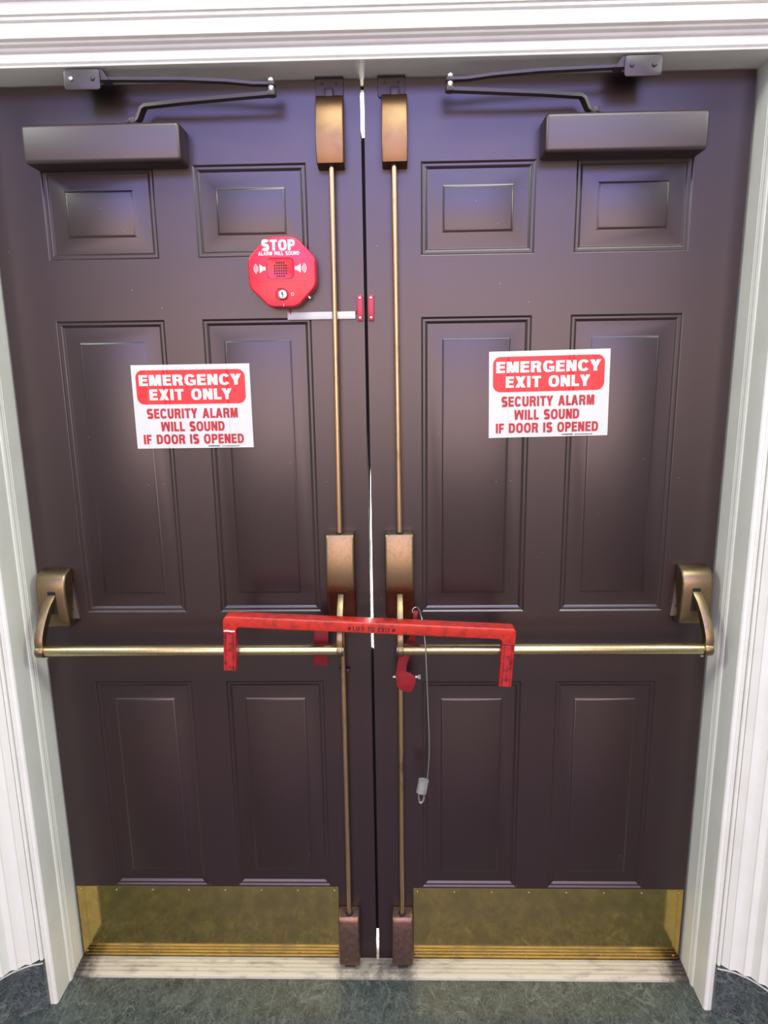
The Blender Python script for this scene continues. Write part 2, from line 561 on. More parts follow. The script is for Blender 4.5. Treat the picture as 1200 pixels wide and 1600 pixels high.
def drape(b, breaks, yfun, y):
    if yfun is None: return
    for bx in breaks:
        bmesh.ops.bisect_plane(b, geom=b.verts[:] + b.edges[:] + b.faces[:], plane_co=(bx, 0, 0), plane_no=(1, 0, 0))
    for v in b.verts: v.co.y = v.co.y + y + yfun(v.co.x)


def flat_poly(pts, y, bm=None):
    m = bm or bmesh.new()
    vs_ = [m.verts.new((u, y, v)) for u, v in pts]
    f = m.faces.new(vs_)
    f.normal_update()
    if f.normal.y > 0: f.normal_flip()
    return m


def flat_part(name, bm, mat, parent, **kw):
    me = bpy.data.meshes.new(name)
    bm.to_mesh(me)
    bm.free()
    rebase(me, parent)
    return link(name, me, mat, parent, **kw)


# ================================================================== SETTING
# floor: polished dark green marble
b = bmesh.new()
vs_ = [b.verts.new(p) for p in ((-3.5, -6.5, 0), (3.5, -6.5, 0), (3.5, 0.06, 0), (-3.5, 0.06, 0))]
b.faces.new(vs_)
part('floor', b, M['floor'], smooth=None, label='dark green veined marble floor in front of the doors', cat='floor', kind='structure')

# ground outside, seen only through the slit between the leaves
b = bmesh.new()
vs_ = [b.verts.new(p) for p in ((-4, 0.06, -0.02), (4, 0.06, -0.02), (4, 9, -0.02), (-4, 9, -0.02))]
b.faces.new(vs_)
part('ground', b, M['concrete'], smooth=None, label='bright pavement outside, glimpsed through the slit between the doors', cat='ground', kind='structure')

b = bm_box(-4, 4, 3.5, 3.7, -0.02, 6.0)  # added as a bright backing so the slit between the leaves reads white
part('wall_outside', b, M['concrete'], smooth=None, label='pale sunlit wall outside, glimpsed through the slit between the doors', cat='wall', kind='structure')

# wall above and beside the doorway (behind the mouldings)
b = bm_box(-3.5, 3.5, 0.0, 0.12, 2.60, 4.6)
part('wall_back', b, M['wall'], smooth=None, label='painted wall above the doorway behind the white head moulding', cat='wall', kind='structure')

JL, JR = -0.9140, 0.9175          # jamb faces
HEAD = 2.4435                      # soffit of the frame head

# frame head: the soffit over the doors
b = bm_prism([(0.10, HEAD), (-0.078, HEAD), (-0.0865, HEAD + 0.002), (-0.0865, HEAD + 0.02), (-0.05, 2.62), (0.10, 2.62)], 'x', -1.3, 1.3)
part('trim_1', b, M['frame'], smooth=30, label='painted frame head whose underside shows above both doors', cat='door frame', kind='structure')

# head moulding, (depth, z) profile stepping up and out
HZ = [(-0.080, .0010), (-0.0885, .0010), (-0.0915, .0018), (-0.0922, .0032), (-0.0912, .0048), (-0.0900, .0056), (-0.0902, .0068), (-0.0930, .0085),
      (-0.0945, .0110), (-0.0950, .0260), (-0.0935, .0268), (-0.0935, .0282), (-0.0960, .0292), (-0.0990, .0305), (-0.1010, .0330), (-0.1020, .0360),
      (-0.1010, .0372), (-0.1025, .0380), (-0.1070, .0390), (-0.1100, .0410), (-0.1110, .0432), (-0.1095, .0445), (-0.1095, .0458), (-0.1150, .0468),
      (-0.1185, .0488), (-0.1190, .0530), (-0.1185, .0570), (-0.1165, .0595), (-0.1150, .0615), (-0.1158, .0780), (-0.1140, .0790), (-0.1140, .0805),
      (-0.1175, .0815), (-0.1200, .0835), (-0.1205, .0880), (-0.1185, .0895), (-0.1185, .0910), (-0.1240, .0925), (-0.1250, .1000), (-0.1260, .1150),
      (-0.1420, .1260), (-0.145, .30), (0.0, .30), (0.0, .02), (-0.080, .02)]
head = [(y, HEAD + z) for y, z in HZ]
b = bm_prism(head, 'x', -1.32, 1.32)
part('trim_2', b, M['white'], smooth=28, label='wide white moulded trim running across above both doors', cat='trim', kind='structure')

part('door_stop', bm_box(JL, JR, 0.047, 0.062, 2.4345, HEAD - 0.0003), M['black'], bpy.data.objects['trim_1'], smooth=None)  # black strip added to stop outside light leaking over the leaves

# side casings: jamb reveal, bead, flat inner face, front nosing
jamb = [(0.0, 0.10), (0.0, -0.050), (0.0012, -0.0515), (0.0005, -0.0540), (0.0010, -0.0570), (0.0030, -0.0585), (0.0022, -0.0600),
        (0.0005, -0.0625), (0.0002, -0.0660), (0.0010, -0.0700), (0.0030, -0.0745), (0.0050, -0.0760), (0.0050, -0.0780),
        (0.0040, -0.1400), (0.0048, -0.1455), (0.0075, -0.1490), (0.0105, -0.1500), (0.0150, -0.1500), (0.0158, -0.1482), (0.0166, -0.1482),
        (0.0174, -0.1500), (0.0196, -0.1500), (0.0204, -0.1484), (0.0212, -0.1484), (0.0220, -0.1500), (0.0245, -0.1500), (0.0245, 0.10)]
# fluted surround that swings toward the room
flute = [(0.0245, -0.1350), (0.0264, -0.1360), (0.0268, -0.1490), (0.0278, -0.1535), (0.0305, -0.1560), (0.0335, -0.1560), (0.0358, -0.1540), (0.0362, -0.1470), (0.0378, -0.1470),
         (0.0385, -0.1525), (0.0400, -0.1545), (0.0515, -0.1655), (0.0525, -0.1685), (0.0545, -0.1695), (0.0690, -0.1700), (0.0712, -0.1712),
         (0.0820, -0.1830), (0.0830, -0.1862), (0.0850, -0.1872), (0.0975, -0.1885), (0.0998, -0.1900), (0.1095, -0.2060), (0.1105, -0.2095),
         (0.1125, -0.2105), (0.1240, -0.2150), (0.1262, -0.2170), (0.1350, -0.2380), (0.1375, -0.2420), (0.1480, -0.2500), (0.1600, -0.2750),
         (0.1700, -0.2800), (0.2600, -0.2950), (0.2600, 0.10), (0.0245, 0.10)]
ZB = 0.150                          # top of the stone base
for sgn, J, n, side in ((-1, JL, 3, 'left'), (1, JR, 4, 'right')):
    b = bm_prism([(J + sgn * u, y) for u, y in jamb], 'z', 0.0, HEAD + 0.0005)
    part('trim_%d' % n, b, M['white'], smooth=25, label='white painted jamb and bead moulding on the %s of the doorway' % side, cat='trim', kind='structure')
    b = bm_prism([(J + sgn * u, y) for u, y in flute], 'z', ZB + 0.004, HEAD + 0.31)
    part('wall_' + side, b, M['white'], smooth=25, label='white fluted moulding above the dark stone base, %s of the doorway' % side, cat='wall', kind='structure')
    # dark rebate stop added behind the leaf edge to block outside light
    b = bm_box(*sorted((J - sgn * 0.020, J)), 0.047, 0.062, 0.0150, HEAD - 0.001)
    part('door_stop', b, M['black'], bpy.data.objects['trim_%d' % n], smooth=None)
    # stone base: gently curved, projecting past the fluting
    curve = [(0.0246, -0.162), (0.0300, -0.165), (0.046, -0.168), (0.062, -0.174), (0.078, -0.183), (0.094, -0.194), (0.108, -0.208), (0.122, -0.226),
             (0.136, -0.247), (0.150, -0.270), (0.172, -0.300), (0.26, -0.310)]
    b = bm_prism([(J + sgn * u, y) for u, y in curve + [(0.26, 0.09), (0.0246, 0.09)]], 'z', 0.0, ZB)
    base = part('baseboard_' + side, b, M['base'], smooth=30, label='dark green marble base block at the foot of the %s moulding' % side, cat='baseboard', kind='structure')
    # caulk line along the top edge of the stone
    path = [(J + sgn * u, y + 0.001, ZB + 0.001) for u, y in curve[:-1]]
    b = bm_sweep(path, circle(0.0022, 6))
    part('caulk_bead', b, M['caulk'], base)

# threshold saddle with grooves
th = [(0.08, 0.0), (0.08, 0.0130), (0.004, 0.0148), (-0.0040, 0.0148), (-0.0045, 0.0115), (-0.0085, 0.0112), (-0.0090, 0.0146), (-0.0170, 0.0140), (-0.0175, 0.0106),
      (-0.0215, 0.0103), (-0.0220, 0.0134), (-0.0300, 0.0127), (-0.0305, 0.0094), (-0.0345, 0.0090), (-0.0350, 0.0120), (-0.0430, 0.0110),
      (-0.0435, 0.0078), (-0.0475, 0.0074), (-0.0480, 0.0102), (-0.0570, 0.0082), (-0.0600, 0.0066), (-0.0612, 0.0)]
b = bm_prism(th, 'x', JL + 0.0005, JR - 0.0005)
part('trim_5', b, M['thresh'], smooth=20, label='scuffed pale metal threshold with grooves under both doors', cat='threshold', kind='structure')

# ================================================================== DOORS
DB, DT = 0.0165, 2.4400
STILE, PW = 0.1339, 0.2758
LEAF = 0.914
ROWS = ((2.051, 2.264), (1.1328, 1.9065), (0.270, 0.929))
RING = [(0, 0), (0.0014, 0.0005), (0.0032, 0.0022), (0.0050, 0.0032), (0.0076, 0.0032), (0.0100, 0.0030), (0.0124, 0.0040), (0.0146, 0.0060),
        (0.0164, 0.0068), (0.0184, 0.0067), (0.0520, 0.0034), (0.0538, 0.0028), (0.0572, 0.0007), (0.0590, 0.0002)]


def relief(d):
    """depth of a panel's moulding a distance d in from its edge"""
    if d <= 0: return 0.0
    for (a, ya), (c, yc) in zip(RING, RING[1:]):
        if d <= c: return ya + (yc - ya) * (d - a) / (c - a)
    return RING[-1][1]


def panel_cols(sgn):
    e = sgn * (LEAF + 0.003)                      # hinge edge
    m = LEAF - 2 * STILE - 2 * PW
    a = sorted((e - sgn * STILE, e - sgn * (STILE + PW)))
    c = sorted((e - sgn * (STILE + PW + m), e - sgn * (STILE + 2 * PW + m)))
    return sorted((a, c))


def make_door(name, sgn, dz, x0, x1, label):
    d = thing(name, ((x0 + x1) / 2, 0.0225, DB), label, 'door')
    d['kind'] = 'structure'
    cols = panel_cols(sgn)
    xs = [x0, cols[0][0], cols[0][1], cols[1][0], cols[1][1], x1]
    zs = [DB]
    for z0, z1 in reversed(ROWS): zs += [z0 + dz, z1 + dz]
    zs.append(DT)
    b = bmesh.new()
    g = [[b.verts.new((x, 0, z)) for z in zs] for x in xs]
    for i in range(5):
        for k in range(7):
            if i in (1, 3) and k in (1, 3, 5): continue
            b.faces.new((g[i][k], g[i + 1][k], g[i + 1][k + 1], g[i][k + 1]))
    per = [g[i][0] for i in range(6)] + [g[5][k] for k in range(1, 8)] + [g[i][7] for i in range(4, -1, -1)] + [g[0][k] for k in range(6, 0, -1)]
    back = [b.verts.new((v.co.x, 0.045, v.co.z)) for v in per]
    n = len(per)
    for i in range(n): b.faces.new((per[i], per[(i + 1) % n], back[(i + 1) % n], back[i]))
    b.faces.new(back[::-1])
    bmesh.ops.recalc_face_normals(b, faces=b.faces)
    part('door_leaf', b, M['brown'], d, smooth=20)
    for (px0, px1) in cols:
        for z0, z1 in ROWS:
            b = bmesh.new()
            rings = []
            for ins, dep in RING:
                rings.append([b.verts.new(p) for p in ((px0 + ins, dep, z0 + dz + ins), (px1 - ins, dep, z0 + dz + ins),
                                                       (px1 - ins, dep, z1 + dz - ins), (px0 + ins, dep, z1 + dz - ins))])
            for r0, r1 in zip(rings, rings[1:]):
                for k in range(4): b.faces.new((r0[k], r0[(k + 1) % 4], r1[(k + 1) % 4], r1[k]))
            b.faces.new(rings[-1])
            part('panel', b, M['brown'], d, smooth=22)
    return d


GL, GR = -0.0042, 0.0042
door1 = make_door('door_1', -1, 0.0, -0.9085, GL, 'brown six-panel door leaf on the left, the one carrying the red octagonal alarm')
door2 = make_door('door_2', 1, -0.003, GR, 0.9105, 'brown six-panel door leaf on the right, without the octagonal alarm')

# black meeting seal behind the slit; peeled away in the middle, missing at the very top and bottom
xl, xr = -0.020, 0.020
outline = [(xl, 0.078), (xr, 0.078), (xr, 0.985), (-0.0030, 1.010), (-0.0032, 1.20), (-0.0012, 1.30), (-0.0010, 1.36), (0.0020, 1.52), (0.0050, 1.63), (xr, 1.70), (xr, 2.330), (xl, 2.330)]
b = bm_prism(outline, 'y', 0.0465, 0.050)
part('meeting_seal', b, M['black'], door1, smooth=None)
b = bm_box(GL, GL + 0.0009, 0.006, 0.045, 0.085, 2.33)
part('edge_seal', b, M['black'], door1, smooth=None)


# ------------------------------------------------------------------ kick plates
def kick_plate(x0, x1, z0, z1, label):
    k = thing('kick_plate', ((x0 + x1) / 2, -0.0015, z0), label, 'kick plate', 'brass kick plates')
    part('brass_sheet', bm_box(x0, x1, -0.0016, -0.0001, z0, z1, 0.0004, 1), M['kick'], k)
    n = 8
    for i in range(n):
        x = x0 + 0.012 + (x1 - x0 - 0.024) * i / (n - 1)
        screw(k, x, -0.0016, z1 - 0.013, 0.0036)
        screw(k, x + random.uniform(-.004, .004), -0.0016, z0 + 0.017, 0.0040)
    return k


kick_plate(-0.9055, -0.1140, 0.0190, 0.2660, 'polished brass kick plate along the bottom of the left brown door')
kick_plate(0.1095, 0.9065, 0.0165, 0.2630, 'polished brass kick plate along the bottom of the right brown door')


# ------------------------------------------------------------------ exit devices (crossbar, cases, rods)
def case_profile_loft(x0, x1, prof, r=0.006):
    """case whose side outline is prof [(y,z)]; front corners rounded"""
    return bm_prism(prof, 'x', x0, x1, r, 3, bevel_caps='caps')


def exit_device(sgn, label):
    t = thing('exit_device', (sgn * 0.45, -0.002, 1.0657), label, 'panic bar', 'exit devices')
    S = lambda a, c: (min(sgn * a, sgn * c), max(sgn * a, sgn * c))
    # hinge side case: wedge top, rounded nose
    x0, x1 = S(0.812, 0.892)
    pr = [(-0.0004, 1.103), (-0.0004, 1.262), (-0.014, 1.2625), (-0.030, 1.257), (-0.040, 1.250), (-0.0475, 1.238), (-0.0510, 1.222), (-0.0520, 1.200),
          (-0.0500, 1.160), (-0.0465, 1.128), (-0.0430, 1.114), (-0.0370, 1.106), (-0.028, 1.103)]
    hc = part('hinge_case', case_profile_loft(x0, x1, pr, 0.007), M['brass'], t, label='antique brass case at the hinge side')
    sx0, sx1 = S(0.8385, 0.8590)
    part('lever_slot', bm_box(sx0, sx1, -0.0535, -0.0440, 1.148, 1.2100, 0.0005, 1), M['dark'], hc)
    for zz, yy in ((1.222, -0.016), (1.205, -0.034), (1.150, -0.020)):
        xf = sgn * 0.812
        b = bm_cyl((xf, yy, zz), (xf - sgn * 0.0006, yy, zz), 0.0026, 10)
        part('screw_hole', b, M['dark'], hc)
    # shim plate peeping out behind the case
    part('shim_plate', bm_prism([(sgn * 0.818, 1.225), (sgn * 0.815, 1.225), (sgn * 0.804, 1.118), (sgn * 0.818, 1.118)], 'y', -0.006, -0.0004), M['steel'], t)
    # crossbar tube
    part('crossbar', bm_cyl((sgn * 0.080, -0.105, 1.0657), (sgn * 0.862, -0.105, 1.0657), 0.0142, 28, 0.001), M['bar'], t)

    # lever arms: curved flat straps ending in rings round the tube
    def lever(xa, xb, w, ytop, ztop, nm='lever_arm'):
        pts = [(xa, ytop + 0.020, ztop + 0.006), (xa, ytop, ztop - 0.004), (xa + (xb - xa) * .42, -0.066, ztop - 0.026), (xa + (xb - xa) * .80, -0.088, ztop - 0.062),
               (xb, -0.103, 1.100), (xb, -0.106, 1.080), (xb, -0.106, 1.0657)]
        m = bm_sweep(pts, [(-0.011, -w / 2), (0.011, -w / 2), (0.011, w / 2), (-0.011, w / 2)], up=Vector((1, 0, 0)), smooth_path=4)
        bmesh.ops.recalc_face_normals(m, faces=m.faces)
        ed = [e for e in m.edges if len(e.link_faces) == 2 and e.calc_face_angle(0) > 1.0]
        bmesh.ops.bevel(m, geom=ed, offset=0.0009, segments=2, affect='EDGES', profile=0.5)
        bm_cyl((xb - w / 2, -0.1055, 1.0657), (xb + w / 2, -0.1055, 1.0657), 0.0175, 24, 0.002, bm=m)
        la = part(nm, m, M['brass'], t, smooth=40)
        return la
    la = lever(sgn * 0.8490, sgn * 0.8640, 0.0215, -0.047, 1.196)
    part('set_screw', bm_cyl((sgn * 0.852, -0.104, 1.0485), (sgn * 0.852, -0.104, 1.0440), 0.004, 10), M['steel'], la)
    la2 = lever(sgn * 0.0780, sgn * 0.0785, 0.0150, -0.044, 1.190)
    b = bm_cyl((sgn * 0.0712, -0.1055, 1.0657), (sgn * 0.0690, -0.1055, 1.0657), 0.0120, 20, 0.0008)
    part('end_cap', b, M['steel'], la2)
    # centre case: bulging front, underside sloping back to the door
    x0, x1 = S(0.0400, 0.1150)
    pr = [(-0.0004, 1.118), (-0.0004, 1.360), (-0.020, 1.360), (-0.0380, 1.3585), (-0.0415, 1.3560), (-0.0440, 1.348), (-0.0500, 1.322), (-0.0545, 1.290),
          (-0.0565, 1.262), (-0.0555, 1.235), (-0.0515, 1.213), (-0.0455, 1.200), (-0.0380, 1.190), (-0.024, 1.155), (-0.014, 1.122), (-0.010, 1.118)]
    cc = part('center_case', case_profile_loft(x0, x1, pr, 0.006), M['brass_smeared'], t, label='antique brass case with red paint rubbed onto its lower edge')
    sx0, sx1 = S(0.0690, 0.0870)
    part('lever_slot', bm_prism([(-0.0400, 1.1995), (-0.0478, 1.1995), (-0.0300, 1.155), (-0.0225, 1.155)], 'x', sx0, sx1), M['dark'], cc)
    part('rod_socket', bm_cyl((sgn * 0.0785, -0.030, 1.3560), (sgn * 0.0785, -0.030, 1.3608), 0.0105, 16), M['dark'], cc)
    # vertical rods
    for z0, z1 in ((1.352, 2.252), (0.196, 1.130)):
        xt = sgn * (0.0735 if z0 > 1 else 0.0785)
        xb = sgn * (0.0785 if z0 > 1 else 0.0805 if sgn < 0 else 0.0755)
        part('vertical_rod', bm_cyl((xb, -0.0280, z0), (xt, -0.0280, z1), 0.0068, 16), M['rod'], t)
    # rod guide on the lower rod
    gx = sgn * 0.0785 + 0.012 * 1
    part('rod_guide', bm_cyl((sgn * 0.0785 - 0.014, -0.010, 0.965), (sgn * 0.0785 + 0.016, -0.010, 0.965), 0.0045, 10), M['arm'], t)
    # top latch case: front leans back toward the top
    a, c = (0.0430, 0.1075) if sgn < 0 else (0.0455, 0.1055)
    x0, x1 = S(a, c)
    pr = [(-0.0004, 2.2440), (-0.0004, 2.4010), (-0.018, 2.4010), (-0.0260, 2.3950), (-0.0350, 2.370), (-0.0430, 2.340), (-0.0475, 2.315), (-0.0490, 2.295),
          (-0.0485, 2.276), (-0.0465, 2.260), (-0.0440, 2.2500)]
    lc = part('latch_case', case_profile_loft(x0, x1, pr, 0.0035), M['copper'], t, label='copper toned latch case at the top of the door')
    part('rod_socket', bm_cyl((sgn * 0.0735, -0.028, 2.2490), (sgn * 0.0735, -0.028, 2.2445), 0.010, 16), M['dark'], lc)
    # latch tongue above the case
    part('latch_tongue', bm_box(sgn * 0.0765 - 0.010, sgn * 0.0765 + 0.010, -0.020, -0.0085, 2.398, 2.418, 0.002), M['arm'], lc)
    # bottom latch case
    x0, x1 = (-0.1130, -0.0515) if sgn < 0 else (0.0460, 0.1075)
    pr = [(-0.0018, 0.0330), (-0.0018, 0.2000), (-0.012, 0.2000), (-0.030, 0.2010), (-0.0420, 0.1985), (-0.0465, 0.1930), (-0.0490, 0.1840), (-0.0510, 0.150), (-0.0520, 0.090),
          (-0.0510, 0.0500), (-0.0470, 0.0370), (-0.0420, 0.0330)]
    bc = part('latch_case', case_profile_loft(x0, x1, pr, 0.0055), M['bottomcase'], t, label='dull worn bronze latch case at the foot of the door')
    xs = sgn * 0.0805 if sgn < 0 else 0.0755
    part('rod_socket', bm_cyl((xs, -0.0285, 0.1990), (xs, -0.0285, 0.2018), 0.0110, 16), M['dark'], bc)
    part('latch_bolt', bm_box((x0 + x1) / 2 - 0.016, (x0 + x1) / 2 + 0.016, -0.034, -0.012, 0.0150, 0.036, 0.002), M['arm'], bc)
    return t


# antique brass with a smear of red paint low on the case (wear with a shape of its own)
def brass_smeared():
    m = M['brass'].copy()
    m.name = 'antique_brass_red_smear'
    N, L = m.node_tree.nodes, m.node_tree.links
    p = N['Principled BSDF']
    src = p.inputs['Base Color'].links[0].from_socket
    tc = N.new('ShaderNodeTexCoord')
    sp = N.new('ShaderNodeSeparateXYZ')
    L.new(tc.outputs['Object'], sp.inputs[0])
    ns = N.new('ShaderNodeTexNoise')
    ns.inputs['Scale'].default_value = 60
    L.new(tc.outputs['Object'], ns.inputs['Vector'])
    ad = N.new('ShaderNodeMath'); ad.operation = 'MULTIPLY_ADD'
    ad.inputs[1].default_value = 0.020
    L.new(ns.outputs['Fac'], ad.inputs[0])
    L.new(sp.outputs['Z'], ad.inputs[2])
    # z is measured from the device's origin (crossbar height)
    up = N.new('ShaderNodeMapRange')
    up.inputs['From Min'].default_value = 1.231 - 1.0657
    up.inputs['From Max'].default_value = 1.210 - 1.0657
    L.new(ad.outputs[0], up.inputs['Value'])
    mx = N.new('ShaderNodeMixRGB')
    mx.inputs[2].default_value = (0.26, 0.03, 0.025, 1)
    mul = N.new('ShaderNodeMath'); mul.operation = 'MULTIPLY'; mul.inputs[1].default_value = 0.75
    L.new(up.outputs[0], mul.inputs[0])
    L.new(mul.outputs[0], mx.inputs[0])
    L.new(src, mx.inputs[1])
    L.new(mx.outputs[0], p.inputs['Base Color'])
    return m


M['brass_smeared'] = brass_smeared()
exit_device(-1, 'brass crossbar exit device with cases and vertical rods on the left door')
exit_device(1, 'brass crossbar exit device with cases and vertical rods on the right door')

# strikes hanging from the frame head above the top latch cases
for sgn, x0, x1, lab in ((-1, -0.1090, -0.0430, 'dark strike bracket above the left copper latch case'), (1, 0.0370, 0.1010, 'dark strike bracket above the right copper latch case')):
    s = thing('strike_plate', ((x0 + x1) / 2, -0.02, HEAD), lab, 'strike plate', 'strike brackets on the frame head')
    b = bm_prism(rrect(x0, x1, 2.3990, HEAD - 0.0004, 0.007), 'y', -0.0060, -0.0008, 0.0008, 1)
    bm_box(x0, x1, -0.0150, -0.0008, HEAD - 0.0030, HEAD - 0.0004, bm=b)
    part('bracket', b, M['arm'], s)
    for fx in (0.25, 0.75): screw(s, x0 + (x1 - x0) * fx, -0.0060, 2.4290, 0.0035, 'arm')


# ------------------------------------------------------------------ door closers
def door_closer(sgn, label):
    a, c = (0.4180, 0.7870)
    x0, x1 = min(sgn * a, sgn * c), max(sgn * a, sgn * c)
    t = thing('door_closer', ((x0 + x1) / 2, -0.001, 2.297), label, 'door closer', 'door closers')
    b = bm_box(x0, x1, -0.0650, -0.0004, 2.2555, 2.3400)
    # soft rounded cover: bevel all but the back edges
    ed = [e for e in b.edges if not all(v.co.y > -0.01 for v in e.verts)]
    bmesh.ops.bevel(b, geom=ed, offset=0.0095, segments=4, affect='EDGES', profile=0.5)
    part('cover', b, M['closer'], t, smooth=40)
    # spindle
    xs = sgn * 0.5340
    part('spindle', bm_cyl((xs, -0.034, 2.338), (xs, -0.034, 2.353), 0.0095, 18, 0.001), M['steel'], t)
    # main arm: rises from the spindle, runs to the elbow
    xe = sgn * 0.2010
    arm = [(xs + sgn * 0.012, -0.034, 2.3495), (xs - sgn * 0.008, -0.035, 2.3500), (xs - sgn * 0.016, -0.037, 2.3540), (xs - sgn * 0.028, -0.041, 2.3740), (xs - sgn * 0.036, -0.044, 2.3785),
           (xs - sgn * 0.13, -0.056, 2.3815), (xe, -0.0700, 2.3880)]
    b = bm_sweep(arm, rect(0.0185, 0.0075))
    bm_cyl((xs, -0.034, 2.345), (xs, -0.034, 2.3555), 0.0125, 18, 0.001, bm=b)
    bm_cyl((xe, -0.0700, 2.3830), (xe, -0.0700, 2.3935), 0.0115, 18, 0.001, bm=b)
    part('main_arm', b, M['arm'], t)
    part('elbow_pin', bm_cyl((xe, -0.0700, 2.3935), (xe, -0.0700, 2.4200), 0.0075, 16, 0.0015), M['steel'], t)
    # forearm back to the shoe
    xb = sgn * 0.6000
    b = bm_sweep([(xe - sgn * 0.004, -0.0700, 2.4085), (sgn * 0.24, -0.0710, 2.4090), (sgn * 0.30, -0.0720, 2.4150), (sgn * 0.40, -0.0730, 2.4205), (xb, -0.0740, 2.4245)], rect(0.0160, 0.0060))
    bm_cyl((xe, -0.0700, 2.4040), (xe, -0.0700, 2.4130), 0.0110, 18, 0.001, bm=b)
    part('forearm', b, M['arm'], t)
    # shoe on the frame head: hanging face plate, flange and gusset
    sx0, sx1 = min(sgn * 0.5810, sgn * 0.6620), max(sgn * 0.5810, sgn * 0.6620)
    b = bm_prism(rrect(sx0, sx1, 2.3990, 2.4405, 0.007), 'y', -0.0900, -0.0850, 0.0010, 2)
    bm_box(sx0 + 0.002, sx1 - 0.002, -0.0860, -0.030, HEAD - 0.0060, HEAD - 0.0008, 0.0008, 1, bm=b)
    gx = sgn * 0.5830
    bm_prism([(gx, 2.4425), (gx - sgn * 0.006, 2.4425), (gx - sgn * 0.022, 2.4190), (gx, 2.4190)], 'y', -0.0860, -0.060, 0.0006, 1, bm=b)
    shoe = part('shoe_bracket', b, M['arm'], t)
    for fx in (sx0 + 0.016, sx1 - 0.016): screw(shoe, fx, -0.0900, 2.4215, 0.0052, 'steel' if (sgn < 0 and fx < -0.62) else 'arm', h=0.003)
    screw(t, sgn * 0.392, -0.0005, 2.4020, 0.0055, 'steel', name='arm_stud', h=0.004)
    return t


door_closer(-1, 'dark brown door closer above the panels of the left door, arm reaching right')
door_closer(1, 'dark brown door closer above the panels of the right door, arm reaching left')


# ------------------------------------------------------------------ emergency exit signs (vinyl sheets following the panels)
def exit_sign(sgn, x0, x1, zt, zb, tilt, label, dz):
    cx, cz = (x0 + x1) / 2, (zt + zb) / 2
    w, h = x1 - x0, zt - zb
    t = thing('emergency_exit_sign', (cx, -0.0008, cz), label, 'sign', 'emergency exit signs', rot=(0, tilt, 0))
    cols = panel_cols(sgn)

    def depth(x):
        d = max((min(x - a, c - x) for a, c in cols))
        return 0.30 * relief(d)
    brk = sorted({xx for a, c in cols for i, _ in RING for xx in (a + i, c - i) if x0 - .01 < xx < x1 + .01})
    yf = lambda x: depth(x)

    def put(name, b, mat, y):
        drape(b, brk, yf, y)
        return flat_part(name, b, mat, t)
    X = lambda f: x0 + w * f
    Z = lambda f: zt - h * f
    put('sheet', flat_poly([(x0, zb), (x1, zb), (x1, zt), (x0, zt)], 0), M['vinyl'], -0.0008)
    put('red_field', flat_poly(rrect(X(.033), X(.957), Z(.468), Z(.062), 0.019, 6), 0), M['print_red'], -0.0011)
    for txt, fx0, fx1, f0, f1, mat, emb, y in (
            ('EMERGENCY', .060, .926, .118, .246, 'print_white', .255, -0.0014),
            ('EXIT ONLY', .140, .840, .288, .418, 'print_white', .255, -0.0014),
            ('SECURITY ALARM', .106, .880, .520, .638, 'print_darkred', .250, -0.0011),
            ('WILL SOUND', .215, .760, .678, .795, 'print_darkred', .250, -0.0011),
            ('IF DOOR IS OPENED', .060, .920, .832, .948, 'print_darkred', .250, -0.0011)):
        b = text_bm(txt, (X(fx0), X(fx1), Z(f1), Z(f0)), 0, emb, emb * .86, .105)
        put('lettering', b, M[mat], y)
    # the line of tiny print along the lower edge, too small to read
    b = bmesh.new()
    x = X(.615)
    while x < X(.875):
        l = random.uniform(.0018, .0052)
        if not (X(.705) < x < X(.722)):
            flat_poly([(x, Z(.985)), (x + l, Z(.985)), (x + l, Z(.970 if x < X(.71) else .975)), (x, Z(.970 if x < X(.71) else .975))], 0, b)
        x += l + .0011
    put('fine_print', b, M['print_black'], -0.0011)
    return t


exit_sign(-1, -0.6030, -0.2985, 1.7965, 1.5835, math.radians(-0.1), 'red and white emergency exit sign on the left door, below the octagonal alarm', 0)
exit_sign(1, 0.3085, 0.6110, 1.8185, 1.6025, math.radians(-0.75), 'red and white emergency exit sign on the right door, tilted slightly up to the right', 0)

# ------------------------------------------------------------------ octagonal exit alarm
AC = Vector((-0.1985, 0, 2.0095))
al = thing('exit_alarm', (AC.x, -0.001, AC.z), 'red octagonal stop alarm box on the left door beside the rod', 'alarm')


def octo(r, rnd, n=4):
    k = r * math.tan(PI / 8)
    pts = [(k, r), (-k, r), (-r, k), (-r, -k), (-k, -r), (k, -r), (r, -k), (r, k)]
    out = []
    for i, p in enumerate(pts):
        p = Vector(p)
        a, c = Vector(pts[i - 1]), Vector(pts[(i + 1) % 8])
        p0, p2 = p + (a - p).normalized() * rnd, p + (c - p).normalized() * rnd
        for s in range(n + 1):
            u = s / n
            q = p0 * (1 - u) ** 2 + p * 2 * u * (1 - u) + p2 * u * u
            out.append((AC.x + q.x, AC.z + q.y))
    return out


b = bm_prism(octo(0.0815, 0.014), 'y', -0.0450, -0.0004, 0.0040, 3, bevel_caps='caps')
part('housing', b, M['alarm'], al, smooth=40)
FY = -0.0450
mm = 0.0003165
AX = lambda px: AC.x + (px - 333) * mm
AZ = lambda py: AC.z - (py - 355) * mm
flat_part('lettering', text_bm('STOP', (AX(187), AX(440), AZ(200), AZ(122)), FY - 0.0003, .26, .21, .09), M['print_white'], al)
flat_part('lettering', text_bm('ALARM WILL SOUND', (AX(159), AX(471), AZ(234), AZ(206)), FY - 0.0003, .22, .19, .12), M['print_white'], al)
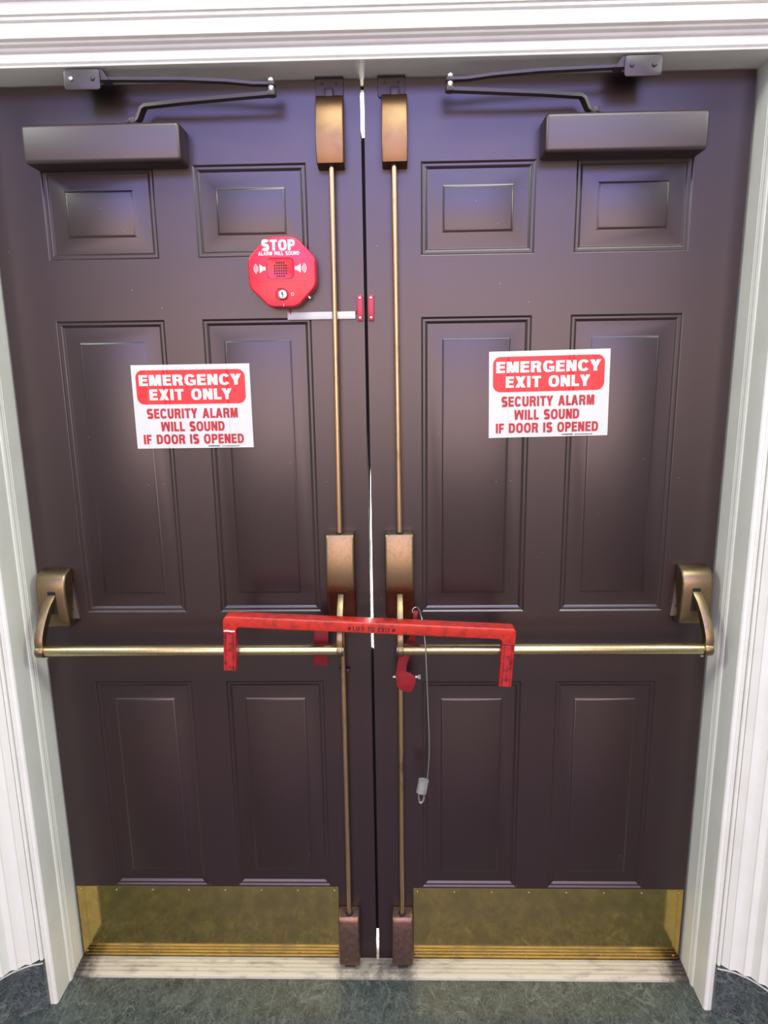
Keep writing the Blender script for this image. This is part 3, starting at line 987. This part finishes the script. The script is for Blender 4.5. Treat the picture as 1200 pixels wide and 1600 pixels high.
# speaker grille: recessed rounded square with dots
ring = rrect(AX(222), AX(424), AZ(402), AZ(252), 0.0105, 6)
b = bmesh.new()
inner = rrect(AX(230), AX(416), AZ(395), AZ(260), 0.0090, 6)
vo = [b.verts.new((x, FY - 0.0014, z)) for x, z in ring]
vb = [b.verts.new((x, FY + 0.0004, z)) for x, z in rrect(AX(219), AX(427), AZ(405), AZ(249), 0.0110, 6)]
vi = [b.verts.new((x, FY - 0.0004, z)) for x, z in inner]
for i in range(len(ring)):
    j = (i + 1) % len(ring)
    b.faces.new((vb[i], vb[j], vo[j], vo[i]))
    b.faces.new((vo[i], vo[j], vi[j], vi[i]))
b.faces.new(vi)
gr = part('speaker_grille', b, M['alarm'], al, smooth=40)
for r_ in range(6):
    for c_ in range(6):
        if r_ in (0, 5) and c_ in (0, 5): continue
        x, z = AX(280 + 17.4 * c_ + (0 if r_ not in (0, 5) else 0)), AZ(289 + 19.2 * r_)
        flat_part('grille_hole', flat_poly([(x + u, z + v) for u, v in circle(0.0021, 8)], FY - 0.0006), M['dark'], gr)
# loudspeaker symbols with sound waves
for sg, cx in ((-1, 168), (1, 474)):
    b = bmesh.new()
    P = lambda dx, dz: (AX(cx) + sg * dx * mm, AC.z - (329 - 355) * mm + dz * mm)
    flat_poly([P(-42, 12), P(-42, -12), P(-22, -14), P(4, -33), P(4, 33), P(-22, 14)], FY - 0.0004, b)
    for rr in (14, 27, 40):
        a0, a1, n = -52, 52, 8
        for k in range(n):
            q0, q1 = math.radians(a0 + (a1 - a0) * k / n), math.radians(a0 + (a1 - a0) * (k + 1) / n)
            flat_poly([P(2 + rr * math.cos(q0), rr * math.sin(q0)), P(2 + rr * math.cos(q1), rr * math.sin(q1)),
                       P(2 + (rr + 6) * math.cos(q1), (rr + 6) * math.sin(q1)), P(2 + (rr + 6) * math.cos(q0), (rr + 6) * math.sin(q0))], FY - 0.0004, b)
    flat_part('speaker_symbol', b, M['print_white'], al)
# seam lines of the lower cover
b = bmesh.new()
for x0, x1, z0, z1 in ((147, 510, 419, 423), (147, 151, 419, 458), (506, 510, 419, 458), (147, 212, 455, 458), (460, 510, 455, 458), (210, 213, 458, 588), (459, 462, 458, 588)):
    bm_box(AX(x0), AX(x1), FY - 0.0003, FY + 0.0005, AZ(z1), AZ(z0), bm=b)
part('cover_seam', b, M['alarmdark'], al, smooth=None)
# key lock in its hollow
b = bmesh.new()
lc_ = rrect(AX(277), AX(378), AZ(562), AZ(468), 0.0120, 6)
vo = [b.verts.new((x, FY - 0.0002, z)) for x, z in lc_]
vi = [b.verts.new((x, FY - 0.0012, z)) for x, z in rrect(AX(282), AX(373), AZ(557), AZ(473), 0.0110, 6)]
vj = [b.verts.new((x, FY - 0.0003, z)) for x, z in rrect(AX(287), AX(368), AZ(552), AZ(478), 0.0100, 6)]
for i in range(len(lc_)):
    j = (i + 1) % len(lc_)
    b.faces.new((vo[i], vo[j], vi[j], vi[i]))
    b.faces.new((vi[i], vi[j], vj[j], vj[i]))
b.faces.new(vj)
lk = part('lock_bezel', b, M['alarmdark'], al, smooth=40)
part('lock_cylinder', bm_cyl((AX(332), FY + 0.001, AZ(519)), (AX(332), FY - 0.0040, AZ(519)), 33 * mm, 24, 0.0008), M['tumbler'], lk)
flat_part('keyhole', flat_poly([(AX(327), AZ(498)), (AX(338), AZ(503)), (AX(335), AZ(515)), (AX(341), AZ(520)), (AX(337), AZ(541)), (AX(329), AZ(538)), (AX(330), AZ(524)), (AX(322), AZ(521))][::-1], FY - 0.0043), M['print_black'], lk)
# the printed O and I positions
b = bmesh.new()
for k in range(16):
    q0, q1 = 2 * PI * k / 16, 2 * PI * (k + 1) / 16
    c0 = (AX(408), AZ(517))
    flat_poly([(c0[0] + r * mm * math.cos(q), c0[1] + r * mm * math.sin(q)) for r, q in ((8.5, q0), (8.5, q1), (12, q1), (12, q0))], FY - 0.0003, b)
flat_part('lock_mark', b, M['print_white'], al)
b = bmesh.new()
flat_poly([(AX(335), AZ(607)), (AX(339), AZ(607)), (AX(339), AZ(590)), (AX(335), AZ(590))], FY - 0.0003, b)
flat_part('lock_mark', b, M['print_white'], al)
# a small side screw low on the right facet and the wire tail below
part('side_screw', bm_cyl((AC.x + 0.060, -0.022, AC.z - 0.0560), (AC.x + 0.064, -0.022, AC.z - 0.0600), 0.0035, 10), M['steel'], al)
part('wire_tail', bm_sweep([(-0.1900, -0.012, 1.934), (-0.1905, -0.012, 1.926), (-0.1880, -0.010, 1.920), (-0.1860, -0.008, 1.914)], circle(0.0016, 8), smooth_path=3), M['magnet'], al)

# raceway and its wire
rw = thing('cable_raceway', (-0.110, -0.0005, 1.910), 'short white plastic cable raceway running from the alarm behind the rod', 'cable raceway')
part('raceway_cover', bm_box(-0.1955, -0.0260, -0.0095, -0.0004, 1.9005, 1.9190, 0.0022, 2), M['race'], rw)
part('contact_wire', bm_sweep([(-0.0275, -0.005, 1.914), (-0.0235, -0.006, 1.919), (-0.0215, -0.006, 1.925), (-0.0185, -0.006, 1.925)], circle(0.0016, 8), smooth_path=3), M['magnet'], rw)
for x0, lab in ((-0.0215, 'slim red door contact at the edge of the left door, wired to the raceway'), (0.0060, 'slim red door contact at the edge of the right door, without a wire')):
    mc = thing('door_contact', (x0 + 0.0070, -0.0005, 1.9265), lab, 'door contact', 'red door contacts')
    part('contact_body', bm_box(x0, x0 + 0.0140, -0.0090, -0.0004, 1.8955, 1.9575, 0.0014, 2), M['magnet'], mc)
    for zz in (1.9030, 1.9500): screw(mc, x0 + 0.0070, -0.0090, zz, 0.0034, 'steel')

# ------------------------------------------------------------------ red lift-to-exit bar hooked over both crossbars
LB = thing('security_bar', (0.0, -0.131, 1.1430), 'red enamelled security bar hooked across both crossbars, lettered lift to exit', 'security bar', rot=(0, math.radians(3.0), 0))
hw = 0.3680


def local(name, b, mat, smooth=35, par=None, **kw):
    me = to_mesh(b, name, smooth)
    return link(name, me, mat, par or LB, **kw)


top, bot = 0.0145, -0.0145
pts = []
for k in range(6):
    a = math.radians(180 - 90 * k / 5)
    pts.append((-hw + 0.014 + 0.014 * math.cos(a), top - 0.014 + 0.014 * math.sin(a)))
for k in range(6):
    a = math.radians(90 - 90 * k / 5)
    pts.append((hw - 0.010 + 0.010 * math.cos(a), top - 0.010 + 0.010 * math.sin(a)))
LEGW = 0.0335
pts += [(hw, bot - 0.010), (hw - LEGW, bot - 0.010)]
for k in range(5):
    a = math.radians(0 + 90 * k / 4)
    pts.append((hw - LEGW - 0.009 + 0.009 * math.cos(a), bot - 0.009 + 0.009 * math.sin(a)))
for k in range(5):
    a = math.radians(90 + 90 * k / 4)
    pts.append((-hw + LEGW + 0.009 + 0.009 * math.cos(a), bot - 0.009 + 0.009 * math.sin(a)))
pts += [(-hw + LEGW, bot - 0.010), (-hw, bot - 0.010)]
b = bm_prism(pts, 'y', -0.0200, 0.0200, 0.0030, 3, bevel_caps='caps')
local('front_bar', b, M['red'], 40)
for sg, z1, ww in ((-1, -0.1330, 0), (1, -0.1420, 0)):
    x0, x1 = min(sg * hw, sg * (hw - LEGW)), max(sg * hw, sg * (hw - LEGW))
    x0 += 0.0006; x1 -= 0.0006
    prof = [(x0 + 0.002, -0.0185), (x0 + 0.0055, -0.0195), (x0 + 0.0062, -0.0178), (x0 + 0.0072, -0.0178), (x0 + 0.0080, -0.0195),
            (x1 - 0.0080, -0.0195), (x1 - 0.0072, -0.0178), (x1 - 0.0062, -0.0178), (x1 - 0.0055, -0.0195), (x1 - 0.002, -0.0185), (x1, -0.0160), (x1, 0.0040), (x0, 0.0040), (x0, -0.0160)]
    b = bm_prism(prof, 'z', z1, bot - 0.0095, 0.0012, 1, bevel_caps='caps')
    leg = local('hook_leg', b, M['redworn'], 35)
    b = bm_sweep([(x0 + 0.002, -0.0197, bot - 0.0105), (x0 + 0.012, -0.0205, bot - 0.0095), (x0 + 0.022, -0.0203, bot - 0.0112), (x1 - 0.002, -0.0196, bot - 0.0100)], circle(0.0021, 7))
    local('weld_bead', b, M['print_white'] if sg < 0 else M['redback'], 50, leg)
# rear plates that drop behind the crossbars
b = bm_box(-0.1470, -0.1090, 0.0630, 0.0720, -0.1440, -0.0130, 0.0018, 2)
bm_box(-0.1470, -0.1090, 0.0170, 0.0700, -0.0170, -0.0125, 0.0010, 1, bm=b)
local('rear_leg', b, M['redback'])
hook = [(0.113, 1.156), (0.126, 1.156), (0.123, 1.136), (0.121, 1.100), (0.118, 1.070), (0.111, 1.046), (0.096, 1.010), (0.093, 0.985), (0.104, 0.981), (0.117, 0.971), (0.119, 0.959),
        (0.115, 0.945), (0.108, 0.929), (0.098, 0.926), (0.089, 0.928), (0.075, 0.934), (0.067, 0.946), (0.064, 0.974), (0.070, 1.015), (0.088, 1.056), (0.102, 1.083), (0.110, 1.110)]
ca, sa = math.cos(math.radians(-3.0)), math.sin(math.radians(-3.0))
loc = []
for x, z in hook:
    dx, dz = x, z - 1.143
    loc.append((dx * ca + dz * sa, -dx * sa + dz * ca))
b = bm_prism(loc, 'y', 0.0640, 0.0740, 0.0020, 2, bevel_caps='caps')
bm_box(0.0980, 0.1200, 0.0170, 0.0680, -0.0170, -0.0125, 0.0010, 1, bm=b)
hk = local('rear_hook', b, M['redback'], label='red hook-shaped rear plate')
b = bm_cyl((0.066, 0.0800, -0.1755), (0.138, 0.0800, -0.172), 0.0040, 12, 0.0008)
bm_cyl((0.134, 0.0800, -0.1722), (0.141, 0.0800, -0.172), 0.0068, 6, bm=b)
local('hook_bolt', b, M['steel'], 35, hk)
# lettering on the front face
b = text_bm('LIFT TO EXIT', (-0.0400, 0.0530, -0.0088, 0.0028), -0.0203, .20, .17, .20)
for cx in (-0.0490, 0.0620):
    flat_poly([(cx - 0.0050, -0.0030), (cx, -0.0082), (cx + 0.0050, -0.0030), (cx, 0.0022)], -0.0203, b)
me = bpy.data.meshes.new('lettering')
b.to_mesh(me); b.free()
link('lettering', me, M['print_black'], LB)

# ------------------------------------------------------------------ steel cable with crimp hanging from the hook
cb = thing('steel_cable', (0.140, -0.11, 0.640), 'thin grey steel cable with a crimped ferrule, looped behind the red bar and hanging down', 'cable')
path = [(0.1120, -0.0560, 1.1480), (0.1105, -0.0545, 1.155), (0.1150, -0.0540, 1.161), (0.1220, -0.0550, 1.163), (0.1280, -0.070, 1.162), (0.1310, -0.092, 1.158),
        (0.1340, -0.1065, 1.150), (0.1370, -0.1085, 1.132), (0.1390, -0.1130, 1.114), (0.1410, -0.1215, 1.096), (0.1425, -0.1245, 1.075), (0.1450, -0.124, 1.013), (0.1485, -0.118, 0.916),
        (0.1520, -0.111, 0.827), (0.1525, -0.104, 0.768), (0.1500, -0.098, 0.717), (0.1460, -0.093, 0.668)]
part('cable_strand', bm_sweep(path, circle(0.0017, 8), smooth_path=4), M['wire'], cb, smooth=60)
b = bm_sweep([(0.1385, -0.090, 0.6815), (0.1315, -0.090, 0.6415)], [(0.0142 * math.cos(2 * PI * k / 20), 0.0085 * math.sin(2 * PI * k / 20)) for k in range(20)], up=Vector((0, 1, 0)))
fe = part('ferrule', b, M['ferrule'], cb, smooth=50)
b = bm_sweep([(0.1385, -0.090, 0.645), (0.1390, -0.090, 0.630), (0.1365, -0.090, 0.617), (0.1300, -0.090, 0.610), (0.1255, -0.090, 0.615)], circle(0.0030, 8), smooth_path=3)
bm_sweep([(0.1270, -0.090, 0.645), (0.1240, -0.090, 0.632), (0.1255, -0.090, 0.620), (0.1285, -0.090, 0.613)], circle(0.0022, 8), smooth_path=3, bm=b)
part('cable_end', b, M['wire'], cb, smooth=60)
